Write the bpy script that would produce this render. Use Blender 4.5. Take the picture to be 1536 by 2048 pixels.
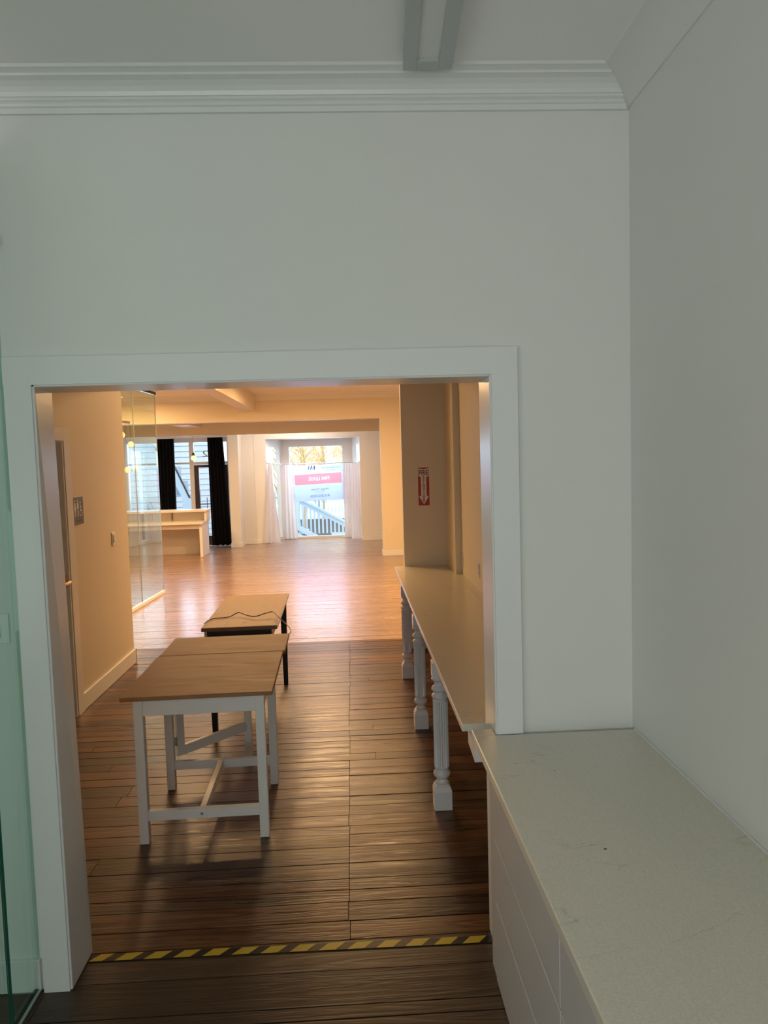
import bpy, bmesh, math, random
from mathutils import Vector, Matrix
random.seed(7)
for o in list(bpy.data.objects): bpy.data.objects.remove(o)
scn = bpy.context.scene
COL = scn.collection

# ------------------------------------------------------------------ camera
EYE = 1.80; F = 1480.0
d = Vector((700-768, 1024-924, -F)).normalized()          # room depth axis in camera space
e = Vector((1, .032, 0)); e.z = -(e.x*d.x + e.y*d.y)/d.z; e.normalize()
u = e.cross(d)
R = Matrix((e, d, u))
cd = bpy.data.cameras.new('camera'); cam = bpy.data.objects.new('camera', cd); COL.objects.link(cam)
M4 = R.to_4x4(); M4.translation = Vector((0, 0, EYE)); cam.matrix_world = M4
cd.sensor_fit = 'VERTICAL'; cd.sensor_height = 36.0; cd.lens = F/2048*36.0
cd.clip_start = .05; cd.clip_end = 200
scn.camera = cam

# ------------------------------------------------------------------ world, lights, exposure
vs = scn.view_settings
vs.view_transform = 'Standard'; vs.look = 'None'; vs.gamma = 1.0; vs.exposure = 0.0
vs.use_curve_mapping = False
w = bpy.data.worlds.new('world'); scn.world = w; w.use_nodes = True
nt = w.node_tree; nt.nodes.clear()
out = nt.nodes.new('ShaderNodeOutputWorld'); bgn = nt.nodes.new('ShaderNodeBackground')
bgn.inputs[0].default_value = (.80, .91, 1.0, 1); bgn.inputs[1].default_value = 2.0
nt.links.new(bgn.outputs[0], out.inputs[0])

def area(name, loc, direction, sx, sy, power, color, portal=False):
    l = bpy.data.lights.new(name, 'AREA'); l.shape = 'RECTANGLE'; l.size = sx; l.size_y = sy
    l.energy = power; l.color = color
    o = bpy.data.objects.new(name, l); COL.objects.link(o); o.location = loc
    o.rotation_euler = Vector(direction).to_track_quat('-Z', 'Z').to_euler()
    if portal: l.cycles.is_portal = True
    return o
# lamp added before the closed rear wall, in place of daylight from behind
area('rear_daylight_fill', (-1.0, -2.9, 1.45), (0, 1, .44), 3.0, 1.8, 48, (.93, 1.0, .97))
area('side_fill', (-3.3, -1.2, 1.5), (1, .1, .75), 2.4, 1.6, 36, (.97, 1.0, .95))  # unseen fill added to brighten right wall and ceiling; no window there
sn = bpy.data.lights.new('sun', 'SUN'); sn.energy = 4.0; sn.color = (1.0, .90, .72); sn.angle = .01
so = bpy.data.objects.new('sun', sn); COL.objects.link(so); so.rotation_euler = Vector((-.2, .75, -.6)).to_track_quat('-Z', 'Y').to_euler()
# sky portals at the street windows
area('bay_window_portal', (-.8, 17.95, 1.2), (0, -1, 0), 2.2, 2.5, 1, (1, 1, 1), True)
area('shopfront_portal', (-4.6, 17.0, 1.25), (0, -1, 0), 3.8, 2.5, 1, (1, 1, 1), True)
# daylight falling through the street windows
area('bay_window_daylight', (-.8, 18.3, 1.9), (0, -1, -.25), 2.0, 1.6, 75, (.56, .76, 1.0))
area('shopfront_daylight', (-4.4, 17.5, 1.9), (.1, -1, -.25), 2.6, 1.6, 62, (.60, .76, 1.0))
# warm ceiling lamps of the front room
WARM = (1.0, .60, .26)
area('warm_lamp_right', (.50, 8.9, 2.97), (0, 0, -1), .7, .9, 60, WARM)
area('warm_lamp_middle', (-1.6, 9.1, 2.97), (0, 0, -1), 1.2, 1.2, 172, WARM)
area('warm_lamp_front', (-.5, 11.4, 3.0), (0, 0, -1), .5, .5, 112, WARM)
area('warm_lamp_left', (-4.0, 12.6, 3.0), (0, 0, -1), .5, .5, 125, WARM)
area('warm_lamp_street', (-1.2, 15.9, 3.0), (0, 0, -1), .6, .4, 34, (1, .80, .66))

# ------------------------------------------------------------------ materials
def mat(name, col, rough=.5, metal=0, spec=.5, bump=0, bscale=60, var=0, vscale=4, trans=0, coat=0, emis=None, estr=0, alpha=None):
    m = bpy.data.materials.new(name); m.use_nodes = True; n = m.node_tree
    b = n.nodes['Principled BSDF']
    b.inputs['Base Color'].default_value = (*col, 1); b.inputs['Roughness'].default_value = rough
    b.inputs['Metallic'].default_value = metal; b.inputs['Specular IOR Level'].default_value = spec
    b.inputs['Coat Weight'].default_value = coat
    if emis: b.inputs['Emission Color'].default_value = (*emis, 1); b.inputs['Emission Strength'].default_value = estr
    g = n.nodes.new('ShaderNodeNewGeometry')
    if var:
        t = n.nodes.new('ShaderNodeTexNoise'); t.inputs['Scale'].default_value = vscale; t.inputs['Detail'].default_value = 5
        n.links.new(g.outputs['Position'], t.inputs['Vector'])
        mx = n.nodes.new('ShaderNodeMix'); mx.data_type = 'RGBA'
        mx.inputs[6].default_value = (*[c*(1-var) for c in col], 1); mx.inputs[7].default_value = (*[min(1, c*(1+var)) for c in col], 1)
        n.links.new(t.outputs['Fac'], mx.inputs[0]); n.links.new(mx.outputs[2], b.inputs['Base Color'])
    if bump:
        t = n.nodes.new('ShaderNodeTexNoise'); t.inputs['Scale'].default_value = bscale; t.inputs['Detail'].default_value = 4
        n.links.new(g.outputs['Position'], t.inputs['Vector'])
        bp = n.nodes.new('ShaderNodeBump'); bp.inputs['Strength'].default_value = bump; bp.inputs['Distance'].default_value = .002
        n.links.new(t.outputs['Fac'], bp.inputs['Height']); n.links.new(bp.outputs[0], b.inputs['Normal'])
    return m

def wood(name, c1, c2, axis='x', ring=.22, rough=.3, perobj=0.0, perisland=0.0, bump=.25, spec=.5, dark=None, coat=0, sc=1.0, r2=None):
    m = bpy.data.materials.new(name); m.use_nodes = True; n = m.node_tree; L = n.links
    b = n.nodes['Principled BSDF']; b.inputs['Specular IOR Level'].default_value = spec
    b.inputs['Coat Weight'].default_value = coat; b.inputs['Coat Roughness'].default_value = .2
    g = n.nodes.new('ShaderNodeNewGeometry')
    oi = n.nodes.new('ShaderNodeObjectInfo')
    mp = n.nodes.new('ShaderNodeMapping')
    s = {'x': (.9, 14, 14), 'y': (14, .9, 14)}[axis]
    mp.inputs['Scale'].default_value = [k*sc for k in s]
    rnd = oi.outputs['Random'] if not perisland else g.outputs['Random Per Island']
    off = n.nodes.new('ShaderNodeVectorMath'); off.operation = 'SCALE'; off.inputs[0].default_value = (37, 53, 11)
    L.new(rnd, off.inputs['Scale'])
    add = n.nodes.new('ShaderNodeVectorMath'); add.operation = 'ADD'
    L.new(g.outputs['Position'], mp.inputs['Vector']); L.new(mp.outputs[0], add.inputs[0]); L.new(off.outputs[0], add.inputs[1])
    t1 = n.nodes.new('ShaderNodeTexNoise'); t1.inputs['Scale'].default_value = 1.3; t1.inputs['Detail'].default_value = 6; t1.inputs['Distortion'].default_value = 1.1
    L.new(add.outputs[0], t1.inputs['Vector'])
    # rings of the growth pattern
    wv = n.nodes.new('ShaderNodeMath'); wv.operation = 'MULTIPLY'; wv.inputs[1].default_value = 34
    L.new(t1.outputs['Fac'], wv.inputs[0])
    sn = n.nodes.new('ShaderNodeMath'); sn.operation = 'SINE'; L.new(wv.outputs[0], sn.inputs[0])
    sn2 = n.nodes.new('ShaderNodeMath'); sn2.operation = 'MULTIPLY_ADD'; sn2.inputs[1].default_value = ring; sn2.inputs[2].default_value = .0
    L.new(sn.outputs[0], sn2.inputs[0])
    s3 = n.nodes.new('ShaderNodeMath'); s3.operation = 'ADD'; L.new(sn2.outputs[0], s3.inputs[0]); L.new(t1.outputs['Fac'], s3.inputs[1])
    s3.use_clamp = True
    mx = n.nodes.new('ShaderNodeMix'); mx.data_type = 'RGBA'
    mx.inputs[6].default_value = (*c1, 1); mx.inputs[7].default_value = (*c2, 1); L.new(s3.outputs[0], mx.inputs[0])
    hs = n.nodes.new('ShaderNodeHueSaturation')
    pv = perobj or perisland
    mr = n.nodes.new('ShaderNodeMapRange'); mr.inputs['To Min'].default_value = 1-pv; mr.inputs['To Max'].default_value = 1+pv
    L.new(rnd, mr.inputs['Value']); L.new(mr.outputs[0], hs.inputs['Value']); L.new(mx.outputs[2], hs.inputs['Color'])
    L.new(hs.outputs[0], b.inputs['Base Color'])
    rr = n.nodes.new('ShaderNodeMapRange'); rr.inputs['To Min'].default_value = rough; rr.inputs['To Max'].default_value = (r2 if r2 else rough*1.35)
    L.new(s3.outputs[0], rr.inputs['Value']); L.new(rr.outputs[0], b.inputs['Roughness'])
    bp = n.nodes.new('ShaderNodeBump'); bp.inputs['Strength'].default_value = bump; bp.inputs['Distance'].default_value = .003
    L.new(s3.outputs[0], bp.inputs['Height']); L.new(bp.outputs[0], b.inputs['Normal'])
    return m

def glassmat(name, tint, ior=1.45, rough=0.0, strength=1.0):
    """clear pane: tinted see-through mixed with a mirror by Fresnel"""
    m = bpy.data.materials.new(name); m.use_nodes = True; n = m.node_tree; L = n.links; n.nodes.clear()
    o = n.nodes.new('ShaderNodeOutputMaterial'); mix = n.nodes.new('ShaderNodeMixShader')
    tr = n.nodes.new('ShaderNodeBsdfTransparent'); tr.inputs[0].default_value = (*tint, 1)
    gl = n.nodes.new('ShaderNodeBsdfGlossy'); gl.inputs['Roughness'].default_value = rough; gl.inputs[0].default_value = (.95, 1, .98, 1)
    fr = n.nodes.new('ShaderNodeFresnel'); g = n.nodes.new('ShaderNodeNewGeometry')
    mr = n.nodes.new('ShaderNodeMapRange'); mr.inputs['To Min'].default_value = ior; mr.inputs['To Max'].default_value = 1/ior
    L.new(g.outputs['Backfacing'], mr.inputs['Value']); L.new(mr.outputs[0], fr.inputs['IOR'])
    L.new(fr.outputs[0], mix.inputs[0]); L.new(tr.outputs[0], mix.inputs[1]); L.new(gl.outputs[0], mix.inputs[2])
    L.new(mix.outputs[0], o.inputs[0])
    return m

def quartzmat(name, col):
    m = mat(name, col, rough=.22, spec=.5); n = m.node_tree; L = n.links; b = n.nodes['Principled BSDF']
    g = n.nodes.new('ShaderNodeNewGeometry')
    sp = n.nodes.new('ShaderNodeTexNoise'); sp.inputs['Scale'].default_value = 260; sp.inputs['Detail'].default_value = 2
    L.new(g.outputs['Position'], sp.inputs['Vector'])
    big = n.nodes.new('ShaderNodeTexNoise'); big.inputs['Scale'].default_value = 3; big.inputs['Detail'].default_value = 6
    L.new(g.outputs['Position'], big.inputs['Vector'])
    mp = n.nodes.new('ShaderNodeMapping'); mp.inputs['Scale'].default_value = (.8, 3.2, 1); mp.inputs['Rotation'].default_value = (0, 0, -.2)
    L.new(g.outputs['Position'], mp.inputs['Vector'])
    vn = n.nodes.new('ShaderNodeTexNoise'); vn.inputs['Scale'].default_value = 1.7; vn.inputs['Detail'].default_value = 7; vn.inputs['Distortion'].default_value = .6
    L.new(mp.outputs[0], vn.inputs['Vector'])
    a = n.nodes.new('ShaderNodeMath'); a.operation = 'SUBTRACT'; a.inputs[1].default_value = .5; L.new(vn.outputs['Fac'], a.inputs[0])
    a2 = n.nodes.new('ShaderNodeMath'); a2.operation = 'ABSOLUTE'; L.new(a.outputs[0], a2.inputs[0])
    cr = n.nodes.new('ShaderNodeMapRange'); cr.inputs['From Max'].default_value = .006; cr.inputs['To Min'].default_value = .30; cr.inputs['To Max'].default_value = 0
    L.new(a2.outputs[0], cr.inputs['Value'])
    gate = n.nodes.new('ShaderNodeMapRange'); gate.inputs['From Min'].default_value = .48; gate.inputs['From Max'].default_value = .60
    L.new(big.outputs['Fac'], gate.inputs['Value'])
    vm = n.nodes.new('ShaderNodeMath'); vm.operation = 'MULTIPLY'; L.new(cr.outputs[0], vm.inputs[0]); L.new(gate.outputs[0], vm.inputs[1])
    m1 = n.nodes.new('ShaderNodeMix'); m1.data_type = 'RGBA'
    m1.inputs[6].default_value = (*[c*.82 for c in col], 1); m1.inputs[7].default_value = (*[c*1.18 for c in col], 1); L.new(sp.outputs['Fac'], m1.inputs[0])
    m2 = n.nodes.new('ShaderNodeMix'); m2.data_type = 'RGBA'; m2.inputs[7].default_value = (.08, .08, .075, 1)
    L.new(vm.outputs[0], m2.inputs[0]); L.new(m1.outputs[2], m2.inputs[6]); L.new(m2.outputs[2], b.inputs['Base Color'])
    return m

PAINT = mat('wall_paint', (.78, .78, .75), .55, bump=.08, bscale=140, spec=.3)
CREAM = mat('cream_wall_paint', (.79, .71, .57), .55, bump=.08, bscale=140, spec=.3)
CEIL = mat('ceiling_paint', (.90, .89, .87), .7, bump=.05, bscale=120, spec=.2)
TRIM = mat('trim_paint', (.80, .81, .80), .28, bump=.10, bscale=50)
FACEW = mat('cabinet_paint', (.60, .58, .57), .35)
QUARTZ = quartzmat('quartz', (.70, .665, .57))
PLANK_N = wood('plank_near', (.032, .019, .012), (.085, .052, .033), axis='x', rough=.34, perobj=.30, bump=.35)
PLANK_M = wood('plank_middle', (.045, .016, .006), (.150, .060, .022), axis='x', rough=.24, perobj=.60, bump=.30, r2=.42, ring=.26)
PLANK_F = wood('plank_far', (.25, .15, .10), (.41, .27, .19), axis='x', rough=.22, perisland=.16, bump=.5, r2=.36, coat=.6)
UNDER = mat('floor_joint', (.02, .012, .008), .8)
BAMBOO = wood('table_wood', (.30, .155, .065), (.40, .22, .10), axis='x', rough=.48, spec=.25, bump=.05, sc=1.3)
OAKTOP = wood('table_wood_honey', (.36, .18, .07), (.50, .28, .12), axis='y', rough=.42, spec=.3, bump=.05, sc=1.6)
OAKEDGE = wood('table_edge_dark', (.10, .045, .02), (.28, .13, .055), axis='x', rough=.4, bump=.05, sc=4)
TWHITE = mat('table_white', (.80, .80, .80), .30)
TBLACK = mat('table_black', (.006, .006, .007), .35)
LEGW = mat('leg_paint', (.74, .72, .75), .22)
METAL = mat('brushed_metal', (.55, .55, .56), .3, metal=1)
BRASS = mat('satin_brass', (.75, .50, .24), .28, metal=1)
DARKM = mat('dark_metal', (.05, .045, .04), .35, metal=1)
BLACK = mat('black_rubber', (.008, .008, .008), .5)
CORDM = mat('black_cord', (.012, .011, .010), .35)
VELVET = mat('black_velvet', (.004, .004, .007), .85, spec=.15)
DOORF = mat('dark_door_frame', (.035, .018, .016), .4)
DESKP = mat('desk_paint', (.78, .72, .66), .4)
PLASTIC = mat('switch_plastic', (.80, .79, .76), .3)
GREYPL = mat('grey_plastic', (.42, .42, .43), .35)
SIGNGREY = mat('sign_grey', (.085, .08, .105), .45)
SIGNWHITE = mat('sign_white', (.80, .78, .76), .5)
RED = mat('sign_red', (.42, .006, .010), .4)
DARKRED = mat('sign_dark_red', (.17, .004, .010), .5)
BULB = mat('warm_bulb', (1, .9, .7), .3, emis=(1.0, .66, .26), estr=1.25)
GREENEDGE = mat('glass_edge', (.004, .085, .055), .1, spec=.6)
GLASS_IN = glassmat('partition_glass', (.90, .965, .93), 1.65)
GLASS_NR = glassmat('near_partition_glass', (.76, .88, .83))
GLASS_W = glassmat('window_glass', (.97, .99, 1.0))
LENS = mat('light_lens', (.74, .74, .72), .5)
LFRAME = mat('light_frame', (.50, .52, .52), .45)
YEL = mat('tape_yellow', (.62, .44, .035), .30)
TBL = mat('tape_black', (.018, .014, .014), .30)
BANNER = mat('banner_vinyl', (.62, .64, .80), .6)
PINKRED = mat('banner_red_hazed', (.90, .34, .42), .6)  # red washed towards pink: window haze put into the colour
BANTEXT = mat('banner_ink', (.20, .22, .34), .6)
SIDING = mat('siding_paint', (.34, .41, .52), .6)
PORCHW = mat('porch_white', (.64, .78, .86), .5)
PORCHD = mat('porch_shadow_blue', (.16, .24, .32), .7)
GRASS = mat('street_ground', (.45, .50, .54), .9, var=.2)
ROAD = mat('asphalt', (.05, .06, .07), .9, var=.2)
TWIG = mat('twig_bark', (.80, .62, .32), .9)
BARK = mat('bark_grey', (.42, .36, .28), .9)
IRON = mat('iron_rail', (.03, .03, .035), .5)
REDOB = mat('red_sign_paint', (.75, .10, .08), .5)

def banner_translucent(m, col):
    n = m.node_tree; L = n.links; b = n.nodes['Principled BSDF']; o = n.nodes['Material Output']
    tl = n.nodes.new('ShaderNodeBsdfTranslucent'); tl.inputs[0].default_value = (*col, 1)
    mx = n.nodes.new('ShaderNodeMixShader'); mx.inputs[0].default_value = .8
    L.new(b.outputs[0], mx.inputs[1]); L.new(tl.outputs[0], mx.inputs[2]); L.new(mx.outputs[0], o.inputs[0])
LWHITE = mat('banner_letter_white', (.95, .93, .95), .5); banner_translucent(LWHITE, (1, .97, 1))
banner_translucent(BANNER, (.62, .66, .86)); banner_translucent(PINKRED, (1.0, .42, .44)); banner_translucent(BANTEXT, (.28, .32, .5))

SHEER = bpy.data.materials.new('sheer_voile'); SHEER.use_nodes = True
n = SHEER.node_tree; n.nodes.clear(); L = n.links
o_ = n.nodes.new('ShaderNodeOutputMaterial'); m1 = n.nodes.new('ShaderNodeMixShader'); m2 = n.nodes.new('ShaderNodeMixShader')
df = n.nodes.new('ShaderNodeBsdfDiffuse'); df.inputs[0].default_value = (.90, .88, .86, 1)
tl = n.nodes.new('ShaderNodeBsdfTranslucent'); tl.inputs[0].default_value = (.92, .90, .90, 1)
tp = n.nodes.new('ShaderNodeBsdfTransparent'); m1.inputs[0].default_value = .55; m2.inputs[0].default_value = .18
L.new(df.outputs[0], m1.inputs[1]); L.new(tl.outputs[0], m1.inputs[2]); L.new(m1.outputs[0], m2.inputs[1]); L.new(tp.outputs[0], m2.inputs[2]); L.new(m2.outputs[0], o_.inputs[0])

# ------------------------------------------------------------------ helpers
ORG = {}
def base(p): return ORG.get(p.name, Vector((0, 0, 0))) if p else Vector((0, 0, 0))
def thing(name, label, cat, loc, group=None):
    o = bpy.data.objects.new(name, None); COL.objects.link(o); o.location = loc; o.empty_display_size = .1
    ORG[o.name] = Vector(loc); o['label'] = label; o['category'] = cat
    if group: o['group'] = group
    return o
def tag(o, label, cat, group=None):
    o['label'] = label; o['category'] = cat
    if group: o['group'] = group
    return o
def obj(name, bm, m, parent=None, smooth=False, label=None):
    """mesh given in world coordinates; children are stored relative to their thing's base"""
    me = bpy.data.meshes.new(name)
    bmesh.ops.recalc_face_normals(bm, faces=bm.faces)
    off = base(parent)
    if off.length: bmesh.ops.translate(bm, verts=bm.verts, vec=-off)
    bm.to_mesh(me); bm.free()
    ms = m if isinstance(m, (list, tuple)) else [m]
    for k in ms: me.materials.append(k)
    if smooth:
        for p in me.polygons: p.use_smooth = True
        me.set_sharp_from_angle(angle=math.radians(35))
    o = bpy.data.objects.new(name, me); COL.objects.link(o)
    if parent: o.parent = parent; ORG[o.name] = off
    if label: o['label'] = label
    return o
def struct(name, bm, m, parent=None, smooth=False):
    o = obj(name, bm, m, parent, smooth)
    if not parent: o['kind'] = 'structure'
    return o
def bx(bm, x0, x1, y0, y1, z0, z1, bev=0, mi=0):
    r = bmesh.ops.create_cube(bm, size=1)
    vs_ = r['verts']
    for v in vs_:
        v.co = Vector((x0+(v.co.x+.5)*(x1-x0), y0+(v.co.y+.5)*(y1-y0), z0+(v.co.z+.5)*(z1-z0)))
    fs = {f for v in vs_ for f in v.link_faces}
    for f in fs: f.material_index = mi
    if bev:
        es = list({ed for v in vs_ for ed in v.link_edges})
        bmesh.ops.bevel(bm, geom=es, offset=bev, segments=1, affect='EDGES')
    return bm
def B(*a, **k): return bx(bmesh.new(), *a, **k)
def prism(bm, pts, a0, a1, plane='xz', mi=0):
    """outline pts extruded between a0 and a1 along the missing axis"""
    def P(p, a):
        return {'xz': (p[0], a, p[1]), 'yz': (a, p[0], p[1]), 'xy': (p[0], p[1], a)}[plane]
    A = [bm.verts.new(P(p, a0)) for p in pts]; C = [bm.verts.new(P(p, a1)) for p in pts]
    fs = [bm.faces.new(A), bm.faces.new(C[::-1])]
    k = len(pts)
    for i in range(k): fs.append(bm.faces.new((A[i], C[i], C[(i+1) % k], A[(i+1) % k])))
    for f in fs: f.material_index = mi
    return bm
def tube(bm, pts, r, seg=8, rs=None):
    pts = [Vector(p) for p in pts]; rings = []
    for i, p in enumerate(pts):
        t = (pts[min(i+1, len(pts)-1)]-pts[max(i-1, 0)]).normalized()
        a = t.cross(Vector((0, 0, 1)))
        if a.length < .05: a = t.cross(Vector((0, 1, 0)))
        a.normalize(); b = t.cross(a)
        rr = rs[i] if rs else r
        rings.append([bm.verts.new(p + a*rr*math.cos(2*math.pi*k/seg) + b*rr*math.sin(2*math.pi*k/seg)) for k in range(seg)])
    for i in range(len(rings)-1):
        for k in range(seg): bm.faces.new((rings[i][k], rings[i][(k+1) % seg], rings[i+1][(k+1) % seg], rings[i+1][k]))
    bm.faces.new(rings[0][::-1]); bm.faces.new(rings[-1])
    return bm
def sphere(bm, c, r, sx=1, sy=1, sz=1, seg=16):
    rr = bmesh.ops.create_uvsphere(bm, u_segments=seg, v_segments=seg//2, radius=r)
    for v in rr['verts']: v.co = Vector((v.co.x*sx, v.co.y*sy, v.co.z*sz)) + Vector(c)
    return bm
def lathe(bm, cx, cy, prof, seg=24, flute=None):
    rings = []
    for (r, z) in prof:
        ring = []
        for k in range(seg):
            a = 2*math.pi*k/seg; q = r
            if flute and flute[0] < z < flute[1]: q = r*(1-.17*(k % 2))
            ring.append(bm.verts.new((cx+q*math.cos(a), cy+q*math.sin(a), z)))
        rings.append(ring)
    for i in range(len(rings)-1):
        for k in range(seg): bm.faces.new((rings[i][k], rings[i][(k+1) % seg], rings[i+1][(k+1) % seg], rings[i+1][k]))
    bm.faces.new(rings[0][::-1]); bm.faces.new(rings[-1])
    return bm
def text_bm(bm, s, size, place, depth=.001, align='CENTER', width=None, bold=0):
    """lettering as flat geometry; place(x, y, z) maps text space to the world"""
    cu = bpy.data.curves.new('lettering', 'FONT'); cu.body = s; cu.size = size; cu.extrude = depth/2
    cu.align_x = align; cu.align_y = 'CENTER'; cu.resolution_u = 2; cu.offset = bold
    to = bpy.data.objects.new('lettering', cu); COL.objects.link(to)
    dg = bpy.context.evaluated_depsgraph_get(); me = bpy.data.meshes.new_from_object(to.evaluated_get(dg))
    bpy.data.objects.remove(to); bpy.data.curves.remove(cu)
    xs = [v.co.x for v in me.vertices] or [0]
    f = width/(max(xs)-min(xs)) if width and max(xs) > min(xs) else 1
    for v in me.vertices: v.co = Vector(place(v.co.x*f, v.co.y, v.co.z))
    bm.from_mesh(me); bpy.data.meshes.remove(me)
    return bm

# ================================================================== THE SETTING
XR = .966          # right wall of the near room
YW = 2.512         # face of the wall with the opening
YB = 2.688         # its far face
ZC1 = 3.04; ZC2 = 3.10
OX0, OX1, OZ = -1.02, .477, 2.075
# floor: sub floor and planks
fl = struct('floor', B(-6.6, 3.3, -3.3, 17.80, -.12, -.022), UNDER)
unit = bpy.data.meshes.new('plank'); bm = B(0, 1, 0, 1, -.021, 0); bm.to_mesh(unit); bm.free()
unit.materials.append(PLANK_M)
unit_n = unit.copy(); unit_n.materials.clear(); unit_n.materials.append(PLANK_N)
def plank(x0, x1, y0, y1, me, z):
    o = bpy.data.objects.new('plank', me); COL.objects.link(o); o.parent = fl
    o.location = (x0+.0014, y0+.0025, z-.001); o.scale = (x1-x0-.0028, y1-y0-.005, 1)
    o.rotation_euler = (random.uniform(-.012, .012), 0, 0)
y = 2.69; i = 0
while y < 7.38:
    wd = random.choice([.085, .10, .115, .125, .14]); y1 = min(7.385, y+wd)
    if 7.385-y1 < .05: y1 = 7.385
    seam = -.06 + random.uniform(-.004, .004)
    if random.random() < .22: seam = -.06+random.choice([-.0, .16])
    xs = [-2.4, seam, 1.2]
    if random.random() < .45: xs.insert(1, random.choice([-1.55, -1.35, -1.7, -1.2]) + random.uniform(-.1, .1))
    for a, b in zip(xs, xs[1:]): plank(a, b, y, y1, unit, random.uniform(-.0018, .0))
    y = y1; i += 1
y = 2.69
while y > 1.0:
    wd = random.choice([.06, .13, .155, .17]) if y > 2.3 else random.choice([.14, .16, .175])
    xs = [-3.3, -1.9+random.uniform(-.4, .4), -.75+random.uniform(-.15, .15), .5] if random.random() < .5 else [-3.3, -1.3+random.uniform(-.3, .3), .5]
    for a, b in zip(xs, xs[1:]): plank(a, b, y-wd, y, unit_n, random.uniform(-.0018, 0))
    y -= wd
# boards further off, too small to pick apart singly
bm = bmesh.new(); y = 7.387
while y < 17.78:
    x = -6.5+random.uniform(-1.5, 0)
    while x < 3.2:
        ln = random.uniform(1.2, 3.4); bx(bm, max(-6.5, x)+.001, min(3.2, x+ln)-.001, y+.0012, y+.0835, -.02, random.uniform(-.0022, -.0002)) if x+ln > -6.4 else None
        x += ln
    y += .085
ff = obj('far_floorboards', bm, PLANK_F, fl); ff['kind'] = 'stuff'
bm = bmesh.new(); bx(bm, -3.3, 1.2, -3.2, 1.0, -.02, -.001)
ff = obj('rear_floorboards', bm, PLANK_N, fl)
bm = bmesh.new(); bx(bm, -6.5, -2.42, 6.7, 7.385, -.02, -.001); bx(bm, 1.22, 3.2, 6.9, 7.385, -.02, -.001)
obj('side_floorboards', bm, PLANK_F, fl)

# near room shell
struct('ceiling', B(-3.4, XR+.1, -3.3, YW, ZC1, ZC1+.1), CEIL)
struct('wall_right', B(XR, XR+.12, -3.3, YW+.0, 0, ZC1), PAINT)
struct('wall_left', B(-3.5, -3.38, -3.3, YW, 0, ZC1), PAINT)
bm = B(-3.5, XR+.12, -3.3, -3.18, 0, ZC1)
struct('wall_rear', bm, PAINT)
bm = bmesh.new(); bx(bm, -3.5, OX0-.06, YW, YB, 0, ZC2); bx(bm, OX1+.02, XR+.12, YW, YB, 0, ZC2); bx(bm, OX0-.06, OX1+.02, YW, YB, OZ+.02, ZC2)
struct('wall_front', bm, PAINT)
# opening liner and casing
t = thing('trim_1', 'white cased opening between the near room and the long corridor', 'opening', (OX0, YW, 0)); del t['category']; t['kind'] = 'structure'; del t['label']
def lean(bm, a=.004, b=.0):
    for v in bm.verts: v.co.x -= v.co.z*(a+b*(v.co.y-YW)/.18)
    return bm
obj('jamb', lean(B(OX0-.05, OX0, YW-.012, YB+.012, 0, OZ+.02, .002), .004, .0095), TRIM, t)
bm = bmesh.new(); bx(bm, OX1, OX1+.02, YW-.012, YB+.012, 0, OZ+.02, .002)
obj('jamb', bm, TRIM, t)
obj('head_jamb', B(OX0-.03, OX1, YW-.012, YB+.012, OZ, OZ+.02, .002), TRIM, t)
obj('casing', lean(B(-1.114, OX0-.006, YW-.020, YW, 0, 2.0815)), TRIM, t)
obj('casing', B(OX1+.006, .572, YW-.020, YW, .841, 2.0815), TRIM, t)
obj('head_casing', B(-1.124, .572, YW-.020, YW, 2.0815, 2.172), TRIM, t)
bm = bmesh.new(); bx(bm, -1.14, OX0-.05, YB, YB+.018, 0, 2.17, .002)
obj('casing', bm, TRIM, t)
obj('head_casing', B(OX0-.05, .94, YB, YB+.018, 2.0815, 2.17, .002), TRIM, t)
# crown moulding: front wall and right wall
prof = [(0, 2.942), (.012, 2.942), (.014, 2.958), (.020, 2.961), (.024, 2.968), (.020, 2.974), (.027, 2.977), (.031, 2.983), (.036, 2.984),
        (.040, 2.996), (.050, 3.008), (.066, 3.018), (.084, 3.022), (.088, 3.022), (.092, 3.028), (.104, 3.031), (.118, 3.033), (.124, 3.040)]
def close_profile(bm, f0, f1, pr, A, C):
    q = (0, pr[-1][1]); a = bm.verts.new(f0(q)); c = bm.verts.new(f1(q))
    bm.faces.new((A[-1], a, c, C[-1])); bm.faces.new((a, A[0], C[0], c))
    for i in range(len(pr)-1): bm.faces.new((a, A[i+1], A[i])); bm.faces.new((c, C[i], C[i+1]))
    return bm
def sweep(bm, f0, f1, pr=prof):
    A = [bm.verts.new(f0(p)) for p in pr]; C = [bm.verts.new(f1(p)) for p in pr]
    for i in range(len(pr)-1): bm.faces.new((A[i], A[i+1], C[i+1], C[i]))
    return close_profile(bm, f0, f1, pr, A, C)
t = struct('trim_2', sweep(bmesh.new(), lambda p: (-3.38, YW-p[0], p[1]), lambda p: (XR-p[0], YW-p[0], p[1])), TRIM)
prof_r = [(0, 2.95), (.006, 2.95), (.03, 2.985), (.075, 3.022), (.118, 3.033), (.124, 3.04)]
t = struct('trim_3', sweep(bmesh.new(), lambda p: (XR-p[0], -3.18, p[1]), lambda p: (XR-p[0], YW-p[0], p[1]), prof_r), PAINT, smooth=True)
struct('baseboard_front', B(-3.38, -1.126, YW-.016, YW, 0, .115, .002), TRIM)

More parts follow.
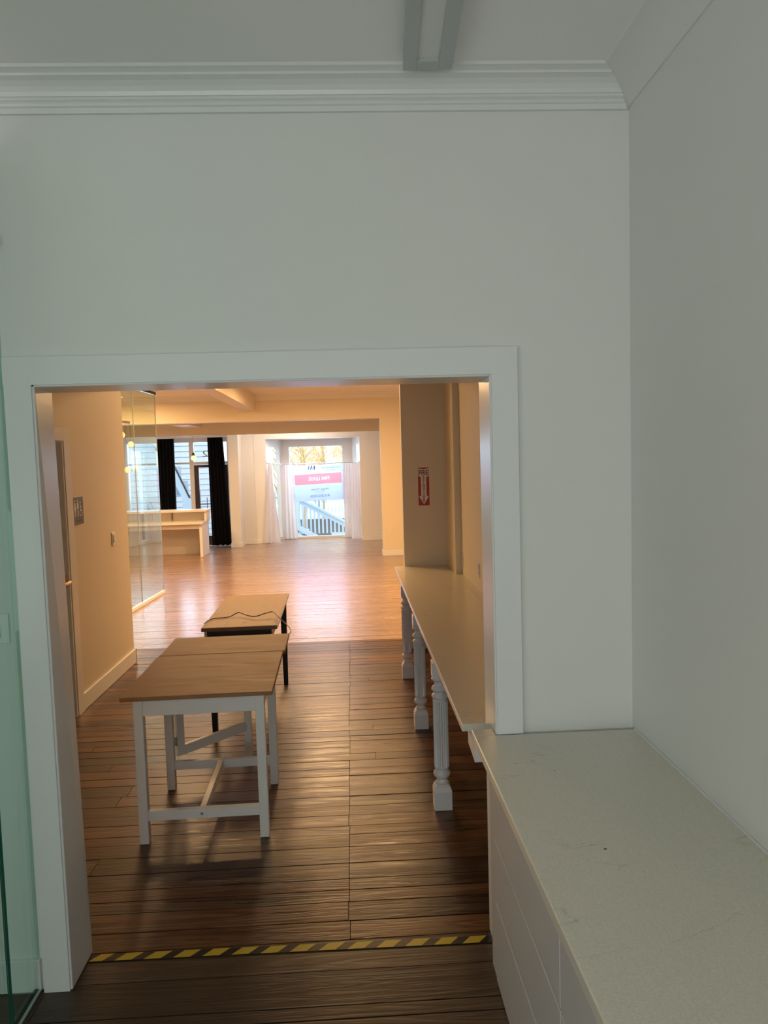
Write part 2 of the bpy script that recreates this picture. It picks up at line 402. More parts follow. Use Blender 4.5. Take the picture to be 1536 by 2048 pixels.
# corridor shell
bm = bmesh.new()
bx(bm, -2.20, -2.06, YB, 4.45, 0, ZC2); bx(bm, -2.20, -2.06, 5.40, 6.88, 0, ZC2); bx(bm, -2.20, -2.06, 4.45, 5.40, 2.02, ZC2); bx(bm, -6.5, -2.20, 6.76, 6.88, 0, ZC2)
wl = struct('wall_corridor_left', bm, CREAM)
bm = bmesh.new(); bx(bm, .948, 1.10, YB, 6.38, 0, ZC2); bx(bm, .893, 1.10, 6.38, 6.95, 0, ZC2)
struct('wall_corridor_right', bm, CREAM)
bm = bmesh.new(); bx(bm, .487, 1.10, 6.95, 7.07, 0, ZC2); bx(bm, 1.1, 3.3, 6.95, 7.07, 0, ZC2)
struct('wall_end', bm, CREAM)
struct('trim_4', B(-2.06, .487, 6.96, 7.06, 2.62, ZC2), CREAM)      # dropped header across the corridor
struct('ceiling_corridor', B(-2.3, 1.2, YB, 6.96, ZC2, ZC2+.1), CEIL)
struct('ceiling_front', B(-6.6, 3.3, 6.96, 17.1, ZC2, ZC2+.1), CEIL)
bm = bmesh.new(); bx(bm, -2.06, -2.044, 5.53, 6.896, 0, .125, .002); bx(bm, -2.20, -2.044, 6.88, 6.896, 0, .125)
struct('baseboard_left', bm, TRIM)
# restroom door on the left
t = thing('door_1', '', '', (-2.06, 4.95, 0)); del t['label']; del t['category']; t['kind'] = 'structure'
def arch_top(bm, x0, x1, y0, y1, z0, z1, r=.022):
    pts = [(y0, z0), (y1, z0), (y1, z1-r), (y1-r*.3, z1-r*.3), (y1-r, z1), (y0, z1)]
    return prism(bm, pts, x0, x1, 'yz')
obj('casing', arch_top(bmesh.new(), -2.06, -2.040, 5.41, 5.525, 0, 2.105), TRIM, t)
obj('casing', B(-2.06, -2.040, 4.34, 4.44, 0, 2.105, .002), TRIM, t)
obj('head_casing', B(-2.06, -2.040, 4.44, 5.41, 2.01, 2.105, .002), TRIM, t)
obj('jamb', B(-2.20, -2.045, 5.385, 5.41, 0, 2.01), TRIM, t)
obj('jamb', B(-2.20, -2.045, 4.44, 4.465, 0, 2.01), TRIM, t)
sl = obj('door_slab', B(-2.165, -2.125, 4.47, 5.382, .01, 2.005, .002), TRIM, t)
bm = tube(bmesh.new(), [(-2.125, 5.33, 1.0), (-2.022, 5.33, 1.0)], .011)
tube(bm, [(-2.022, 5.345, 1.0), (-2.020, 5.27, 1.0), (-2.022, 5.22, 1.002)], .010); tube(bm, [(-2.125, 5.33, 1.0), (-2.118, 5.33, 1.0)], .027, 14)
obj('door_handle', bm, BRASS, sl, True, 'brass lever door handle')
obj('latch_plate', B(-2.085, -2.062, 5.380, 5.3855, .96, 1.05), BRASS, t, label='brass strike plate')

# front room shell
struct('wall_far_left', B(-6.6, -6.5, 6.76, 17.1, 0, ZC2), PAINT)
struct('wall_far_right', B(3.2, 3.3, 6.9, 17.1, 0, ZC2), PAINT)
bm = bmesh.new(); bx(bm, -2.70, -1.90, 16.9, 17.05, 0, ZC2); bx(bm, .225, 3.3, 16.9, 17.05, 0, ZC2); bx(bm, -1.90, .225, 16.9, 17.05, 2.37, ZC2)
bx(bm, -6.5, -2.70, 16.85, 17.05, 2.34, ZC2)
struct('wall_street', bm, PAINT)
struct('trim_5', B(-2.65, -2.43, 16.3, 16.9, 0, ZC2), PAINT)
bm = bmesh.new(); bx(bm, -2.662, -2.418, 16.288, 16.3, 0, .10); bx(bm, -2.43, -2.418, 16.3, 16.9, 0, .10); bx(bm, -2.418, -1.91, 16.886, 16.9, 0, .10, .002); bx(bm, .235, 3.2, 16.886, 16.9, 0, .10, .002)
struct('baseboard_street', bm, TRIM)
struct('trim_6', B(-2.165, -2.15, 16.89, 16.9, .10, ZC2), PAINT)
struct('trim_7', B(-6.5, 3.2, 14.0, 14.28, 2.61, ZC2), CREAM)                  # first beam
bm = bmesh.new(); bx(bm, -6.5, 3.2, 15.4, 15.58, 2.43, ZC2)
struct('trim_8', bm, CREAM)                                                    # second beam
bm = bmesh.new(); bx(bm, -1.96, -1.73, 8.0, 14.0, 2.80, ZC2)
struct('trim_9', bm, CREAM)
struct('trim_10', B(-3.36, -3.02, 14.28, 15.4, 2.59, ZC2), CREAM)
struct('trim_11', B(.582, 1.10, 14.0, 14.30, 0, 2.61), CREAM)                  # pier under the beam
struct('baseboard_pier', B(.570, 1.112, 13.986, 14.312, 0, .095, .002), TRIM)
# crown on the first beam
prof_b = [(0, 2.985), (.014, 2.985), (.018, 3.0), (.03, 3.012), (.05, 3.05), (.09, 3.075), (.11, 3.10)]
struct('trim_12', sweep(bmesh.new(), lambda p: (-1.73, 14.0-p[0], p[1]), lambda p: (3.2, 14.0-p[0], p[1]), prof_b), TRIM)
struct('trim_13', sweep(bmesh.new(), lambda p: (-6.5, 14.0-p[0], p[1]), lambda p: (-1.96, 14.0-p[0], p[1]), prof_b), TRIM)

# bay with its three windows
bm = bmesh.new(); prism(bm, [(-1.94, 17.051), (.265, 17.051), (.06, 17.86), (-1.64, 17.86)], 2.3705, 2.47, 'xy'); struct('ceiling_bay', bm, PAINT)
def win(name, P0, P1, z0, z1, g0, g1, glz0, glz1, rail=None):
    """upright window between plan points P0 and P1; glass spans g0..g1 of the width"""
    P0 = Vector(P0); P1 = Vector(P1); dd = (P1-P0); Ln = dd.length; dd.normalize(); nn = Vector((-dd.y, dd.x))
    def pan(bm, a, b, z_0, z_1, t0=0, t1=.09):
        c = [P0+dd*a+nn*t0, P0+dd*b+nn*t0, P0+dd*b+nn*t1, P0+dd*a+nn*t1]
        return prism(bm, [(q.x, q.y) for q in c], z_0, z_1, 'xy')
    t = thing(name, '', '', (P0.x, P0.y, 0)); del t['label']; del t['category']; t['kind'] = 'structure'
    obj('stile', pan(bmesh.new(), 0, g0, z0, z1), TRIM, t); obj('stile', pan(bmesh.new(), g1, Ln, z0, z1), TRIM, t)
    obj('head', pan(bmesh.new(), g0, g1, glz1, z1), TRIM, t); obj('sill', pan(bmesh.new(), g0, g1, z0, glz0, -.02, .09), TRIM, t)
    obj('pane', pan(bmesh.new(), g0+.001, g1-.001, glz0, glz1, .045, .051), GLASS_W, t)
    if rail: obj('rail', pan(bmesh.new(), g0, g1, rail-.012, rail+.012, .03, .07), TRIM, t)
    return t
win('window_1', (-1.62, 17.75), (.04, 17.75), 0, 2.37, .18, 1.443, .055, 2.195)
win('window_2', (-1.90, 16.95), (-1.62, 17.75), 0, 2.37, .17, .73, .08, 2.20)
win('window_3', (.04, 17.75), (.225, 16.95), 0, 2.37, .13, .64, .08, 2.20)
bm = bmesh.new(); prism(bm, [(-1.90, 17.05), (.225, 17.05), (.05, 17.80), (-1.63, 17.80)], -.01, -.0025, 'xy')
struct('trim_14', bm, PLANK_F)

# shop front: panes, mullion, transoms, dark door
t = thing('window_4', '', '', (-4.6, 16.85, 0)); del t['label']; del t['category']; t['kind'] = 'structure'
obj('sill', B(-6.5, -3.60, 16.86, 16.96, 0, .28), TRIM, t)
obj('mullion', B(-3.60, -3.51, 16.84, 16.96, 0, 2.34), TRIM, t)
obj('mullion', B(-5.05, -4.97, 16.86, 16.96, .28, 2.34), TRIM, t)
obj('transom_bar', B(-6.5, -3.60, 16.88, 16.94, 1.855, 1.895), TRIM, t)
obj('transom_bar', B(-3.51, -2.70, 16.85, 16.96, 1.835, 1.90), TRIM, t)
obj('mullion', B(-2.76, -2.70, 16.86, 16.96, 0, 2.34), TRIM, t)
for a, b, z0, z1 in ((-6.5, -5.05, .28, 1.855), (-4.97, -3.60, .28, 1.855), (-6.5, -5.05, 1.895, 2.34), (-4.97, -3.60, 1.895, 2.34), (-3.51, -2.76, 1.90, 2.34)):
    obj('pane', B(a+.001, b-.001, 16.905, 16.911, z0+.001, z1-.001), GLASS_W, t)
for ch, ox in (('8', -3.07), ('2', -3.25)):
    num = obj('house_number', text_bm(bmesh.new(), ch, .20, lambda x, y_, z, ox=ox: (ox-x, 16.898+z, 2.075+y_), .003, 'CENTER', width=.15), GREYPL, t, label='grey house number digit seen from behind')
t = thing('door_2', '', '', (-3.1, 16.88, 0)); del t['label']; del t['category']; t['kind'] = 'structure'
obj('stile', B(-3.505, -3.41, 16.87, 16.95, .01, 1.83), DOORF, t); obj('stile', B(-2.85, -2.765, 16.87, 16.95, .01, 1.83), DOORF, t)
obj('top_rail', B(-3.41, -2.85, 16.87, 16.95, 1.775, 1.83), DOORF, t); obj('bottom_rail', B(-3.41, -2.85, 16.87, 16.95, .01, .22), DOORF, t)
obj('pane', B(-3.409, -2.851, 16.905, 16.911, .221, 1.774), GLASS_W, t)

# ================================================================== NEAR ROOM THINGS
# counter
t = thing('base_cabinet', 'long white painted base cabinet with flat drawer fronts below the near quartz counter', 'cabinet', (.7, 1.0, 0))
obj('carcass', B(.462, XR-.002, -1.6, 2.505, 0.001, .806), FACEW, t)
bm = B(.452, .462, 2.43, 2.505, .001, .806, .001); obj('end_stile', bm, FACEW, t)
yy = 2.425
for k in range(4):
    for (z0, z1) in ((.002, .285), (.292, .505), (.512, .80)):
        bm = bmesh.new(); bx(bm, .449, .462, yy-.80, yy-.004, z0, z1, .002)
        obj('drawer_front', bm, FACEW, t)
    yy -= .80
ct = tag(obj('quartz_counter', B(.400, XR-.001, -1.6, YW-.0215, .808, .84, .003), QUARTZ), 'pale speckled grey quartz counter in the foreground along the right wall', 'counter')
bm = bmesh.new(); bx(bm, .400, OX1-.001, YW-.0215, 2.555, .808, .84, .003)
obj('counter_nose', bm, QUARTZ, ct)
bm = bmesh.new()
prism(bm, [(XR-.001+0, 2.49), (XR-.005, 2.49), (XR-.005, -1.6), (XR-.001, -1.6)], .840, .845, 'xy'); 
obj('caulk_line', bm, TRIM, ct)
for cx, cy, r in ((.592, 1.72, .004), (.595, 2.18, .003)):
    bm = bmesh.new(); bmesh.ops.create_circle(bm, cap_ends=True, segments=10, radius=r, matrix=Matrix.Translation((cx, cy, .8403)))
    obj('dark_speck', bm, TBL, ct)

# glass partition on the left
t = thing('glass_partition', 'green tinted frameless glass partition standing left of the cased opening in a black floor channel', 'partition', (-1.136, 2.0, 0))
obj('pane', B(-1.142, -1.130, 2.303, YW-.001, .012, 2.80), GLASS_NR, t)
obj('pane', B(-1.142, -1.130, 1.2, 2.285, .012, 2.80), GLASS_NR, t)
obj('polished_edge', B(-1.1425, -1.1295, 2.3005, 2.303, .012, 2.80), GREENEDGE, t, label='dark green polished glass edge')
obj('floor_channel', B(-1.148, -1.136, 1.2, YW-.017, .0, .014), BLACK, t, label='black rubber floor channel')
obj('channel_lip', B(-1.136, -1.124, 1.2, YW-.017, .0, .011), METAL, t, label='brushed metal lip of the floor channel')
k = tube(bmesh.new(), [(-1.165, 2.495, 2.545), (-1.128, 2.495, 2.545), (-1.116, 2.495, 2.545)], .017, 16, [.017, .017, .012])
obj('clamp', k, DARKM, t, True, 'round dark metal glass clamp')
t = thing('wall_switch', 'square white switch plate on the wall seen through the green glass', 'switch', (-1.22, YW, 1.27))
pl_ = obj('plate', B(-1.255, -1.160, YW-.005, YW-.0005, 1.225, 1.325, .002), PLASTIC, t); obj('rocker', B(-1.225, -1.190, YW-.010, YW-.006, 1.245, 1.305, .001), PLASTIC, pl_)
t = thing('wall_outlet', 'grey socket plate on the right wall just above the foreground counter', 'outlet', (XR, 1.64, 1.0))
pl_ = obj('plate', B(XR-.007, XR-.0005, 1.585, 1.66, .955, 1.07, .002), PLASTIC, t)
obj('socket', B(XR-.009, XR-.007, 1.603, 1.643, .965, 1.005, .001), PLASTIC, pl_); obj('socket', B(XR-.009, XR-.007, 1.603, 1.643, 1.02, 1.06, .001), PLASTIC, pl_)

# ceiling light of the near room (slightly out of square)
t = thing('ceiling_light', 'long unlit rectangular ceiling light with a grey frame and pale lens', 'ceiling light', (.27, 1.6, ZC1))
def yaw(bm, c, a):
    bmesh.ops.rotate(bm, verts=bm.verts, cent=c, matrix=Matrix.Rotation(a, 3, 'Z')); return bm
C0 = (.275, 2.36, 3.0); A0 = -.045
for x0, x1, y0, y1 in ((.202, .242, 1.0, 2.36), (.310, .352, 1.0, 2.36), (.242, .310, 2.31, 2.36), (.242, .310, 1.0, 1.05)):
    obj('frame_bar', yaw(B(x0, x1, y0, y1, 2.998, ZC1-.0005, .001), C0, A0), LFRAME, t)
obj('lens', yaw(B(.242, .310, 1.05, 2.31, 3.006, 3.016), C0, A0), LENS, t)
t = None
# hazard tape on the floor
t = thing('hazard_tape', 'worn yellow and black striped hazard tape across the threshold of the opening', 'tape', (-.27, 2.66, 0))
obj('backing', prism(bmesh.new(), [(-1.018, 2.642), (.476, 2.622), (.476, 2.662), (-1.018, 2.682)], -.0002, .0006, 'xy'), TBL, t)
x = -1.03; k = 0
while x < .47:
    if k not in ():
        a = max(x, -1.017); b = min(x+.062, .475)
        c0 = 2.642-(x+1.018)*.0134; pts = [(a, c0+.001), (b, c0+.001), (min(b+.035, .475), c0+.039), (min(a+.035, .474), c0+.039)]
        if b > a+.01: obj('yellow_stripe', prism(bmesh.new(), pts, .0006, .0009, 'xy'), YEL, t)
    x += .107; k += 1

# ================================================================== CORRIDOR THINGS
# white gateleg table, pushed slightly askew
t = thing('gateleg_table', 'white framed gateleg table with light wood top, nearest the opening', 'table', (-.77, 3.86, 0))
cT = (-.77, 3.8, 0); AT = .022
def T(bm): return yaw(bm, cT, AT)
obj('tabletop', T(B(-1.128, -.412, 3.475, 4.232, .702, .722, .003)), BAMBOO, t)
obj('drop_leaf', T(B(-1.118, -.402, 4.238, 4.672, .702, .722, .003)), BAMBOO, t)
for (x0, y0) in ((-1.070, 3.485), (-.498, 3.485), (-1.070, 4.075), (-.498, 4.075)):
    obj('leg', T(B(x0, x0+.044, y0, y0+.044, 0, .7015, .002)), TWHITE, t)
obj('apron', T(B(-1.026, -.498, 3.490, 3.510, .625, .7015, .001)), TWHITE, t)
obj('apron', T(B(-1.026, -.498, 4.092, 4.112, .625, .7015, .001)), TWHITE, t)
obj('apron', T(B(-1.062, -1.042, 3.529, 4.075, .625, .7015, .001)), TWHITE, t)
obj('apron', T(B(-.482, -.462, 3.529, 4.075, .625, .7015, .001)), TWHITE, t)
st_ = obj('stretcher', T(B(-1.026, -.498, 3.492, 3.520, .110, .158, .001)), TWHITE, t)
obj('stretcher', T(B(-1.026, -.498, 4.085, 4.110, .110, .158, .001)), TWHITE, t)
s = obj('centre_rail', T(B(-.785, -.757, 3.520, 4.085, .112, .156, .001)), TWHITE, t)
bm = tube(bmesh.new(), [(-.772, 3.4935, .134), (-.772, 3.489, .134)], .0075, 12); obj('bolt', T(bm), METAL, st_, True, 'steel bolt head')
# swung-out gate
def beam(p, q, wx, z0, z1):
    p = Vector(p); q = Vector(q); dd = (q-p).normalized(); nn = Vector((-dd.y, dd.x))*wx/2
    return prism(bmesh.new(), [tuple(p+nn), tuple(q+nn), tuple(q-nn), tuple(p-nn)], z0, z1, 'xy')
gp, gq = Vector((-1.02, 4.135)), Vector((-.665, 4.50))
gd = (gq-gp).normalized()
g_ = obj('gate', T(beam(gp, gp+gd*.045, .024, .17, .700)), TWHITE, t)
obj('gate_rail', T(beam(gp+gd*.045, gq, .024, .17, .225)), TWHITE, t)
obj('gate_rail', T(beam(gp+gd*.045, gq, .024, .64, .700)), TWHITE, t)
obj('leg', T(B(gq.x-.022, gq.x+.022, gq.y-.022, gq.y+.022, 0, .7015, .002)), TWHITE, t)
obj('hinge', T(B(-1.040, -1.012, 4.118, 4.124, .235, .285)), METAL, g_, label='small steel hinge')

# black table with honey top
t = thing('console_table', 'narrow table with honey wood top and black legs behind the white table', 'table', (-.76, 5.44, 0))
BT = lambda bm: yaw(bm, (-.76, 5.4, 0), .020)
tt_ = obj('tabletop', BT(B(-1.020, -.528, 4.845, 6.03, .716, .742, .002)), OAKTOP, t)
obj('front_edge', BT(B(-1.020, -.528, 4.838, 4.845, .716, .741)), OAKEDGE, tt_, label='dark worn front edge of the top')
obj('side_edge', BT(B(-.528, -.524, 4.845, 6.03, .716, .741)), TWHITE, tt_, label='side edge of the top, painted pale for window light')  # window reflection along this edge put into its white colour
obj('apron', BT(B(-.975, -.570, 4.875, 4.895, .63, .7155)), TBLACK, t)
obj('apron', BT(B(-.975, -.570, 5.985, 6.005, .63, .7155)), TBLACK, t)
obj('apron', BT(B(-.590, -.570, 4.895, 5.985, .63, .7155)), TBLACK, t); obj('apron', BT(B(-.985, -.965, 4.895, 5.985, .63, .7155)), TBLACK, t)
obj('corner_bracket', BT(B(-1.005, -.988, 4.86, 4.885, .66, .7155)), PLASTIC, t, label='pale corner bracket')
for x0, y0 in ((-.987, 4.868), (-.612, 4.868), (-.987, 5.965), (-.590, 5.955)):
    bm = bmesh.new(); c = (x0+.022, y0+.022)
    A_ = [bm.verts.new((c[0]+sx*.017, c[1]+sy*.017, 0)) for sx, sy in ((-1, -1), (1, -1), (1, 1), (-1, 1))]
    C_ = [bm.verts.new((c[0]+sx*.025, c[1]+sy*.025, .7155)) for sx, sy in ((-1, -1), (1, -1), (1, 1), (-1, 1))]
    bm.faces.new(A_[::-1]); bm.faces.new(C_)
    for k in range(4): bm.faces.new((A_[k], A_[(k+1) % 4], C_[(k+1) % 4], C_[k]))
    obj('leg', BT(bm), TBLACK, t)
cord = [(-1.012, 4.95, .747), (-1.006, 5.03, .748), (-.977, 5.1, .748), (-.905, 5.12, .748), (-.867, 5.14, .751), (-.831, 5.17, .764), (-.809, 5.18, .768), (-.77, 5.13, .764), (-.719, 5.08, .760), (-.673, 5.06, .762), (-.622, 5.08, .774), (-.583, 5.12, .776), (-.559, 5.09, .778), (-.518, 4.98, .769), (-.473, 4.88, .752), (-.429, 4.78, .738), (-.414, 4.70, .726), (-.420, 4.64, .7255)]
def smooth_path(P, n=5):
    P = [Vector(p) for p in P]; o = []
    for i in range(len(P)-1):
        a = P[max(i-1, 0)]; b = P[i]; c = P[i+1]; dd_ = P[min(i+2, len(P)-1)]
        for k in range(n):
            s_ = k/n; o.append(.5*((2*b)+(c-a)*s_+(2*a-5*b+4*c-dd_)*s_*s_+(3*b-a-3*c+dd_)*s_**3))
    return o+[P[-1]]
tag(obj('power_cord', tube(bmesh.new(), smooth_path(cord), .0032, 8), CORDM, None, True), 'thin black power cord looping over the honey wood tabletop', 'cord')

# long quartz shelf table on turned legs
t = thing('long_console', 'long wall-side table with quartz top on white turned legs', 'table', (.66, 4.85, 0))
obj('tabletop', B(.390, .8925, 2.716, 6.949, .772, .800, .002), QUARTZ, t)
bm = bmesh.new(); bx(bm, .8925, .9475, 2.716, 6.379, .772, .800)
obj('top_infill', bm, QUARTZ, t)
obj('apron', B(.430, .450, 2.78, 6.90, .735, .7715), LEGW, t)
obj('bracket', prism(bmesh.new(), [(2.60, .7715), (2.76, .7715), (2.75, .715), (2.60, .700)], .418, .446, 'yz'), LEGW, t)
prof_l = [(.030, .125), (.036, .138), (.028, .146), (.026, .156), (.034, .163), (.042, .172), (.045, .182), (.042, .193), (.034, .200), (.030, .205), (.0375, .212), (.039, .220),
          (.039, .226), (.0385, .40), (.039, .562), (.039, .568), (.036, .574), (.042, .582), (.044, .590), (.040, .599), (.030, .606), (.031, .612), (.041, .619), (.045, .628), (.041, .638), (.031, .646), (.028, .655), (.030, .666), (.038, .674), (.045, .680), (.040, .688)]
def turned_leg(cy):
    cx = .424; h = .046
    bm = bmesh.new(); bx(bm, cx-h, cx+h, cy-h, cy+h, 0, .098, .002)
    # shouldered block tapering into the turning
    for (a, z0, b, z1) in ((.046, .098, .040, .118), (.040, .118, .030, .130)):
        A_ = [bm.verts.new((cx+sx*a, cy+sy*a, z0)) for sx, sy in ((-1, -1), (1, -1), (1, 1), (-1, 1))]
        C_ = [bm.verts.new((cx+sx*b, cy+sy*b, z1)) for sx, sy in ((-1, -1), (1, -1), (1, 1), (-1, 1))]
        bm.faces.new(A_[::-1]); bm.faces.new(C_)
        for k in range(4): bm.faces.new((A_[k], A_[(k+1) % 4], C_[(k+1) % 4], C_[k]))
    lathe(bm, cx, cy, prof_l, 40, (.222, .565))
    bx(bm, cx-.041, cx+.041, cy-.041, cy+.041, .688, .7715, .002)
    return obj('leg', bm, LEGW, t, True)
for cy in (3.714, 4.874, 6.040): turned_leg(cy)

# fire extinguisher sign
t = thing('fire_sign', 'red and white fire extinguisher arrow sign on the end wall above the long table', 'sign', (.685, 6.95, 1.55))
sx0, sx1, sz0, sz1 = .634, .738, 1.372, 1.728; cx = (sx0+sx1)/2; yf = 6.95
obj('board', B(sx0-.004, sx1+.004, yf-.003, yf-.0005, sz0-.004, sz1+.004), SIGNWHITE, t)
obj('red_field', B(sx0, sx1, yf-.0045, yf-.003, sz0, sz1), RED, t)
W = (sx1-sx0)/2; H_ = sz1-sz0
pz = lambda f: sz1-f*H_
bm = bmesh.new()
prism(bm, [(cx-W+.004, pz(.02)), (cx, pz(.045)), (cx, pz(.235)), (cx-W+.004, pz(.235))], yf-.0055, yf-.0045, 'xz')
prism(bm, [(cx, pz(.045)), (cx+W-.004, pz(.02)), (cx+W-.004, pz(.235)), (cx, pz(.235))], yf-.0055, yf-.0045, 'xz')
prism(bm, [(cx-.026, pz(.235)), (cx+.026, pz(.235)), (cx+.026, pz(.755)), (cx-.026, pz(.755))], yf-.0055, yf-.0045, 'xz')
prism(bm, [(cx-W+.005, pz(.755)), (cx+W-.005, pz(.755)), (cx, pz(.975))], yf-.0055, yf-.0045, 'xz')
bmesh.ops.remove_doubles(bm, verts=bm.verts, dist=.0001)
obj('arrow', bm, SIGNWHITE, t)
bm = text_bm(bmesh.new(), 'FIRE', .062, lambda x, y_, z: (cx+x, yf-.006+z, pz(.137)+y_), .001, width=.082, bold=.0012)
obj('lettering', bm, DARKRED, t, label='dark red FIRE lettering')
bm = bmesh.new()
for k, ch in enumerate('EXTINGUISHER'):
    zc = pz(.235+.0585*k+.005); text_bm(bm, ch, .0250, lambda x, y_, z, zc=zc: (cx+x*1.15, yf-.006+z, zc+y_), .001, bold=.0008)
obj('lettering', bm, DARKRED, t, label='dark red EXTINGUISHER lettering running downwards')

# restroom sign
t = thing('restroom_sign', 'dark grey restroom sign with white figures beside the left door casing', 'sign', (-2.06, 5.655, 1.5))
pl_ = obj('plate', B(-2.0595, -2.052, 5.553, 5.760, 1.392, 1.598, .001), SIGNGREY, t)
xf = -2.0515
def fig(cy, kind):
    bm = bmesh.new(); Z = 1.475
    def disc(y_, z_, r): bmesh.ops.create_circle(bm, cap_ends=True, segments=12, radius=r, matrix=Matrix.Translation((xf, y_, z_)) @ Matrix.Rotation(math.pi/2, 4, 'Y'))
    def pl(pts): prism(bm, pts, xf-.0008, xf, 'yz')
    if kind == 'chair':
        for k in range(14):
            a = math.radians(100+k*17); a2 = math.radians(100+(k+1)*17); r0, r1 = .020, .026
            pl([(cy+r0*math.cos(a), Z+.0+r0*math.sin(a)), (cy+r1*math.cos(a), Z+r1*math.sin(a)), (cy+r1*math.cos(a2), Z+r1*math.sin(a2)), (cy+r0*math.cos(a2), Z+r0*math.sin(a2))])
        disc(cy-.006, Z+.079, .0095)
        pl([(cy-.011, Z+.066), (cy-.001, Z+.066), (cy+.003, Z+.022), (cy-.008, Z+.022)]); pl([(cy-.006, Z+.026), (cy+.022, Z+.024), (cy+.022, Z+.015), (cy-.006, Z+.015)])
        pl([(cy+.014, Z+.022), (cy+.022, Z+.022), (cy+.035, Z-.016), (cy+.028, Z-.019)]); pl([(cy, Z+.050), (cy+.018, Z+.046), (cy+.018, Z+.040), (cy, Z+.043)])
    else:
        disc(cy, Z+.092, .0095)
        if kind == 'woman': pl([(cy-.008, Z+.079), (cy+.008, Z+.079), (cy+.021, Z+.020), (cy-.021, Z+.020)])
        else: pl([(cy-.017, Z+.079), (cy+.017, Z+.079), (cy+.017, Z+.032), (cy-.017, Z+.032)])
        pl([(cy-.010, Z+.024), (cy-.002, Z+.024), (cy-.002, Z-.026), (cy-.010, Z-.026)]); pl([(cy+.002, Z+.024), (cy+.010, Z+.024), (cy+.010, Z-.026), (cy+.002, Z-.026)])
    return bm
obj('woman_symbol', fig(5.590, 'woman'), SIGNWHITE, t); obj('man_symbol', fig(5.645, 'man'), SIGNWHITE, t); obj('wheelchair_symbol', fig(5.705, 'chair'), SIGNWHITE, t)
bm = text_bm(bmesh.new(), 'RESTROOM', .030, lambda x, y_, z: (xf-z, 5.657+x, 1.420+y_), .001, width=.165)
obj('lettering', bm, mat('sign_letter_grey', (.42, .41, .44), .5), t)
t = thing('light_switch', 'white rocker light switch on the left corridor wall near the corner', 'switch', (-2.06, 6.44, 1.2))
pl_ = obj('plate', B(-2.0595, -2.053, 6.405, 6.485, 1.140, 1.255, .002), PLASTIC, t); obj('rocker', B(-2.053, -2.045, 6.43, 6.46, 1.165, 1.195), PLASTIC, pl_); obj('rocker', B(-2.053, -2.046, 6.43, 6.46, 1.20, 1.235), PLASTIC, pl_)
for yy, lab in ((5.51, 'flat beige outlet plate on the right wall nearest the opening'), (6.33, 'flat beige outlet plate on the right wall beside the step')):
    t = thing('outlet_plate', lab, 'outlet', (.948, yy, .96), 'outlet plates over the long table')
    pl_ = obj('plate', B(.9425, .9478, yy-.037, yy+.037, .905, 1.015, .001), PLASTIC, t); obj('socket', B(.9415, .9425, yy-.018, yy+.018, .92, .953), GREYPL, pl_); obj('socket', B(.9415, .9425, yy-.018, yy+.018, .965, .998), GREYPL, pl_)

# ================================================================== FRONT ROOM THINGS
# glass office partition
t = thing('office_partition', 'tall reflective glass partition in a white base rail beyond the left corridor wall', 'partition', (-2.73, 9.0, 0))
GA = -.046
def G(bm): yaw(bm, (-2.715, 10.66, 0), GA); bmesh.ops.translate(bm, verts=bm.verts, vec=(.025, 0, 0)); return bm
obj('base_rail', G(B(-2.775, -2.735, 6.90, 10.68, 0, .045, .003)), TRIM, t)
obj('head_rail', G(B(-2.775, -2.735, 6.90, 10.68, 2.825, 2.86)), DARKM, t)
obj('bulkhead', G(B(-2.79, -2.72, 6.92, 10.68, 2.862, 3.098)), PAINT, t)
for a, b in ((6.92, 8.32), (8.326, 9.72), (9.726, 10.672)): obj('pane', G(B(-2.760, -2.750, a, b, .046, 2.824)), GLASS_IN, t)
for yy in (8.323, 9.723, 10.674): obj('edge_seal', G(B(-2.7605, -2.7495, yy-.0028, yy+.0028, .046, 2.824)), GREYPL, t)
# pendant cluster behind the glass
t = thing('globe_chandelier', 'metal arm chandelier with four small warm globe bulbs behind the office glass', 'chandelier', (-3.12, 10.3, 3.1))
obj('stem', tube(bmesh.new(), [(-3.16, 10.3, 3.0995), (-3.16, 10.3, 2.45)], .008), DARKM, t)
obj('arm', tube(bmesh.new(), [(-3.17, 10.3, 2.45), (-2.975, 10.3, 2.42)], .017, 12), METAL, t, True)
for k, (gx, gz) in enumerate(((-3.095, 2.257), (-2.981, 2.125), (-3.046, 1.779), (-2.937, 1.796))):
    s = obj('cord', tube(bmesh.new(), [(gx, 10.3, 2.43), (gx, 10.3, gz+.03)], .003), DARKM, t)
    obj('bulb', sphere(bmesh.new(), (gx, 10.3, gz), .042), BULB, s, True)
# single pendant in front of the shop window
t = thing('pendant_bulb', 'single warm globe pendant bulb hanging in front of the shop window', 'pendant', (-3.352, 16.1, 3.1))
obj('cord', tube(bmesh.new(), [(-3.352, 16.1, 3.0995), (-3.352, 16.1, 2.10)], .006), GREYPL, t)
sk_ = obj('socket', tube(bmesh.new(), [(-3.352, 16.1, 2.10), (-3.352, 16.1, 2.035)], .03, 12, [.016, .034]), DARKM, t, True)
obj('bulb', sphere(bmesh.new(), (-3.352, 16.1, 1.983), .058), BULB, sk_, True)

